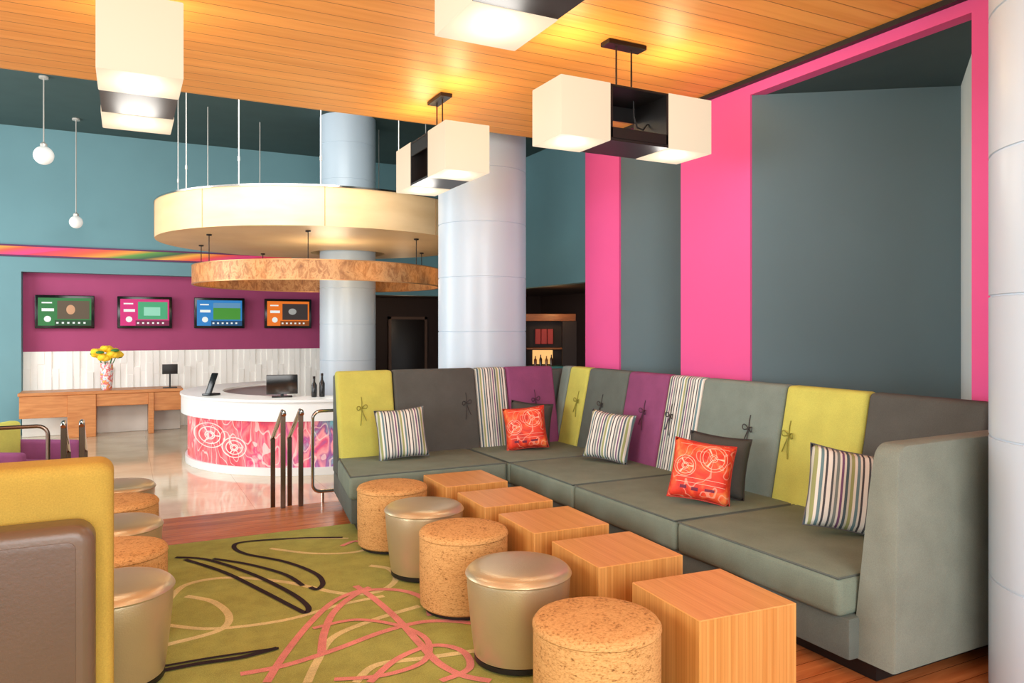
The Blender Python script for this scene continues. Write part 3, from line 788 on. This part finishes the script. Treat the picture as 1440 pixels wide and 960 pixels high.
# console
co = thing('console_desk', 'long low wooden console under the televisions', 'console', (-0.34, 15.3, LOB+0.001))
def cb(name, x0, x1, y0, y1, z0, z1, m, label=None, par=None):
    b = NB(); bx(b, x0, x1, y0, y1, z0, z1, 0.006, 1); return obj(name, b, m, par or co, label=label)
cb('top', -1.27, 1.27, -0.36, 0.32, 0.735, 0.79, CONSW)
cb('drawer_front', -1.25, -0.55, -0.34, -0.30, 0.36, 0.733, CONSW); cb('side_panel', -0.55, -0.12, -0.37, 0.30, 0.0, 0.733, CONSW)
cb('side_panel', 0.70, 0.79, -0.37, 0.30, 0.0, 0.733, CONSW); cb('drawer_front', 0.79, 1.25, -0.34, -0.30, 0.40, 0.733, CONSW)
cb('drawer_front', -0.12, 0.70, -0.34, -0.30, 0.52, 0.733, CONSW)
WPAN = plain('white_recess', (214, 212, 204), 0.6)
for xa, xb in ((-1.25, -0.55), (-0.12, 0.70), (0.79, 1.25)): cb('white_panel', xa, xb, 0.10, 0.13, 0.0, 0.733, WPAN, 'white recessed lower panel')
ZT = LOB+0.792
va = thing('flower_vase', 'painted vase of yellow flowers on the wooden console', 'vase', (-0.30, 15.12, ZT))
b = NB(); lathe(b, [(0.07, 0), (0.085, 0.02), (0.10, 0.2), (0.105, 0.38), (0.10, 0.48), (0.088, 0.48), (0.088, 0.1)], 24); obj('vase', b, VASE, va)
YEL = plain('yellow_petals', (250, 205, 50), 0.6, emit=0.15); GRN = plain('green_leaves', (60, 130, 70), 0.6)
for k in range(8):
    a = k*2*PI/7; rr = 0.16 if k < 7 else 0.0; zz = 0.62+0.06*math.sin(k*2.1) if k < 7 else 0.72
    p = (rr*math.cos(a), rr*math.sin(a), zz)
    b = NB()
    for j in range(7):
        aa = j*2*PI/7; ball(b, (p[0]+0.055*math.cos(aa), p[1]+0.055*math.sin(aa), p[2]+0.02*(j % 2)), 0.058, sz=0.8, u=10, v=6)
    ball(b, p, 0.06, u=10, v=6); f = obj('flower', b, YEL, va)
    b = NB(); tube(b, [(p[0]*0.3, p[1]*0.3, 0.36), p], 0.008, 6); obj('stem', b, GRN, f)
for k in range(5):
    b = NB(); a = k*1.26+0.4; ball(b, (0.2*math.cos(a), 0.2*math.sin(a), 0.58+0.03*k), 0.07, sx=1, sy=0.7, sz=0.4, u=10, v=6)
    obj('leaf', b, GRN, va)
sg = thing('desk_sign', 'small black plate on a thin stand on the console', 'sign', (0.72, 15.15, ZT))
b = NB(); bx(b, -0.12, 0.12, -0.07, 0.07, 0, 0.012, 0.003); obj('base', b, BLACK, sg)
b = NB(); tube(b, [(0, 0, 0.01), (0, 0, 0.28)], 0.014, 8); obj('stem', b, BLACK, sg)
b = NB(); bx(b, -0.13, 0.13, -0.012, 0.012, 0.25, 0.43, 0.004); obj('plate', b, BLACK, sg)

# globes
for (x, y, z, r, l) in ((-1.03, 12.44, 3.97, 0.13, 'white globe pendant hanging higher, at far left'), (-0.75, 14.7, 3.33, 0.105, 'white globe pendant hanging lower, above the first television')):
    g = thing('globe_pendant', l, 'lamp', (x, y, ZH-0.001), 0, 'white globe pendants')
    dz = z-ZH
    b = NB(); ball(b, (0, 0, dz), r, u=28, v=18); obj('globe', b, GLOBE, g)
    b = NB(); lathe(b, [(0.045, dz+r*0.93), (0.045, dz+r+0.03), (0.012, dz+r+0.06)], 16); obj('cap', b, RODW, g)
    b = NB(); tube(b, [(0, 0, dz+r+0.05), (0, 0, -0.01)], 0.009, 6); obj('cord', b, RODW, g)
    b = NB(); lathe(b, [(0.06, -0.03), (0.06, 0)], 16); obj('ceiling_rose', b, RODW, g)

# ---------------------------------------------------------------- rails
def handrail(x, label):
    t = thing('handrail', label, 'handrail', (x, YE-0.06, 0.001), 0, 'metal stair handrails')
    b = NB(); bx(b, -0.02, 0.02, -0.012, 0.012, 0, 0.815, 0.003, 1); obj('post', b, DKMET, t)
    b = NB(); bx(b, -0.02, 0.02, 0.49, 0.514, LOB, 0.53, 0.003, 1); obj('post', b, DKMET, t)
    b = NB(); tube(b, [(0, -0.05, 0.80), (0, -0.02, 0.825), (0, 0.03, 0.825), (0, 0.09, 0.79), (0, 0.48, 0.55), (0, 0.55, 0.505)], 0.018, 12); obj('rail', b, CHROME, t)
handrail(1.20, 'metal stair handrail left of the pair beside the sofa'); handrail(1.35, 'metal stair handrail right of the pair, next to the sofa end')
handrail(-0.30, 'metal stair handrail behind the left row of ottomans'); handrail(-0.42, 'metal stair handrail at left beside the purple armchair')
def guard2(x0, x1, y, label, mt, px):
    t = thing('guard_rail', label, 'railing', ((x0+x1)/2, y, 0.001), 0, 'looped metal guard rails'); h = (x1-x0)/2; pts = []
    for cx_, cz_, s in ((h-0.07, 0.74, 0), (-h+0.07, 0.74, 1), (-h+0.07, 0.17, 2), (h-0.07, 0.17, 3)):
        for k in range(6):
            a = s*PI/2+PI/2*k/5; pts.append((cx_+0.07*math.cos(a), 0, cz_+0.07*math.sin(a)))
    b = NB(); tube(b, pts, 0.015, 10, True); obj('loop', b, mt, t)
    for sx in (-1, 1):
        b = NB(); tube(b, [(sx*h*px, 0, 0.0), (sx*h*px, 0, 0.10)], 0.012, 8); obj('post', b, mt, t)
guard2(1.46, 2.05, 6.682, 'looped metal guard rail at the left end of the sofa', CHROME, 0.7)
guard2(-1.5, -0.52, 6.62, 'looped metal guard rail at the left edge of the photo', DKMET, 0.7)

# lobby armchair
ac = thing('armchair', 'purple lobby armchair with lime back behind the left guard rail', 'armchair', (-1.0, 9.5, LOB+0.001), R(60))
b = NB(); bx(b, -0.38, 0.38, -0.36, 0.34, 0.16, 0.44, 0.05, 3); obj('seat', b, PURP, ac)
b = NB(); bx(b, -0.40, 0.40, 0.26, 0.42, 0.16, 0.86, 0.05, 3); obj('backrest', b, LIME, ac, label='lime green backrest')
for s in (-1, 1):
    b = NB(); x0, x1 = sorted((s*0.38, s*0.50)); bx(b, x0, x1, -0.36, 0.36, 0.16, 0.64, 0.04, 3); obj('arm', b, PURP, ac)
    for yy in (-0.28, 0.30):
        b = NB(); lathe(b, [(0.018, 0), (0.025, 0.17)], 12, (s*0.40, yy, 0)); obj('leg', b, BLACK, ac)

# bar cabinet in the passage
bc = thing('bar_cabinet', 'warm lit wooden bar cabinet with red cupboard in the far passage', 'cabinet', (8.5, 14.75, LOB+0.001), R(-27))
ORW = wood('bar_wood', (124, 66, 28), (170, 98, 44), (1, 6, 6), 3, 0.4)
BRD = plain('bar_dark', (46, 30, 24), 0.6)
def bb(name, x0, x1, y0, y1, z0, z1, m, label=None):
    b = NB(); bx(b, x0, x1, y0, y1, z0, z1, 0.006, 1); return obj(name, b, m, bc, label=label)
bb('back_panel', -0.6, 0.6, 0.15, 0.2, 0, 2.2, BRD); bb('lintel', -0.6, 0.6, -0.2, 0.15, 2.04, 2.2, ORW); bb('side_panel', -0.62, -0.54, -0.2, 0.15, 0, 2.04, BRD); bb('side_panel', 0.30, 0.62, -0.2, 0.15, 0, 2.04, BRD)
for k in range(3): bb('cupboard_door', -0.30+k*0.14, -0.175+k*0.14, 0.05, 0.149, 1.52, 1.86, RED, 'red cupboard door')
bb('shelf', -0.5, 0.3, -0.15, 0.149, 1.40, 1.44, ORW); bb('lit_panel', -0.36, 0.10, 0.12, 0.149, 1.06, 1.38, glow('bar_backlight', (255, 196, 120), 0.9, 0.4), 'glowing backlit panel')
bb('counter', -0.54, 0.6, -0.3, 0.149, 0.98, 1.03, plain('teal_counter', (60, 130, 130), 0.3))
bb('base', -0.5, 0.5, -0.2, 0.149, 0.0, 0.98, BRD)
BOTL = ['slim brown bottle at the left end of the far bar counter', 'darkest bottle, second from left on the far bar counter', 'amber bottle, third from left on the far bar counter', 'dull brown bottle at the right end of the far bar counter']
for k, x in enumerate((-0.3, -0.18, -0.05, 0.06)):
    w = Matrix.Rotation(R(-27), 4, 'Z') @ Vector((x, -0.05, 0))
    b = NB(); hh = 0.22+0.03*(k % 2); lathe(b, [(0.032, 0), (0.034, hh*0.6), (0.013, hh*0.78), (0.012, hh)], 12)
    o = obj('bottle', b, plain('bottle_glass_%s' % 'abcd'[k], [(120, 60, 30), (60, 40, 30), (150, 90, 40), (80, 50, 40)][k], 0.2))
    o.location = (8.5+w.x, 14.75+w.y, LOB+1.033); tag(o, BOTL[k], 'bottle', 'bottles on the bar cabinet')

# ---------------------------------------------------------------- lights
def area(name, loc, target, size, energy, col=(1, 1, 1), sy=None):
    l = bpy.data.lights.new(name, 'AREA'); l.energy = energy; l.color = col; l.shape = 'RECTANGLE'; l.size = size; l.size_y = sy or size
    o = bpy.data.objects.new(name, l); C.objects.link(o); o.location = loc
    o.rotation_euler = (Vector(target)-Vector(loc)).to_track_quat('-Z', 'Y').to_euler()
    return o
def point(name, loc, e, col=(1, 0.82, 0.55), r=0.1):
    l = bpy.data.lights.new(name, 'POINT'); l.energy = e; l.color = col; l.shadow_soft_size = r
    o = bpy.data.objects.new(name, l); C.objects.link(o); o.location = loc
w = bpy.data.worlds.new('world'); S.world = w; w.use_nodes = True
w.node_tree.nodes['Background'].inputs[0].default_value = (0.92, 0.97, 1.0, 1); w.node_tree.nodes['Background'].inputs[1].default_value = 1.5
area('daylight_left', (-5.5, 2.0, 2.2), (2.5, 4.0, 0.8), 3.0, 280, (0.96, 0.98, 1.0))
area('fill_rear', (0.3, -2.6, 2.4), (2.8, 4.0, 1.2), 3.0, 280, (0.97, 0.98, 1.0))  # added unseen fill behind the camera to brighten the lounge
area('lobby_down', (0.5, 9.0, 4.95), (1.5, 15.0, 0.3), 4.0, 400, (1, 0.98, 0.95))
area('lobby_left', (-6.0, 12.0, 2.5), (2.0, 13.5, 1.5), 4.0, 320, (0.97, 0.99, 1))
for x, y in ((2.49, 4.04), (3.30, 4.04), (2.24, 5.29), (2.24, 6.03), (1.27, 2.62), (1.27, 1.84), (0.06, 4.0), (0.06, 4.78)):
    point('lamp_up', (x, y, 3.14), 8, (1, 0.74, 0.38), 0.07)
    point('lamp_down', (x, y, 2.60), 7, (1, 0.95, 0.87), 0.12)
point('ring_glow', (CX, CY-0.6, 2.35), 28, (1, 0.78, 0.5), 0.3)
point('bar_glow', (8.2, 14.0, 1.9), 10, (1, 0.6, 0.25), 0.1)
point('passage_glow', (5.8, 16.9, 1.9), 12, (1, 0.75, 0.5), 0.1)

# ---------------------------------------------------------------- camera
cd = bpy.data.cameras.new('camera'); cam = bpy.data.objects.new('camera', cd); C.objects.link(cam)
cam.location = (0, 0, H); cam.rotation_euler = (PI/2, 0, -YAW)
cd.sensor_width = 36; cd.lens = 36*F/1440; cd.shift_y = -(480-HOR)/1440
cd.clip_end = 100
S.camera = cam
S.view_settings.view_transform = 'Standard'
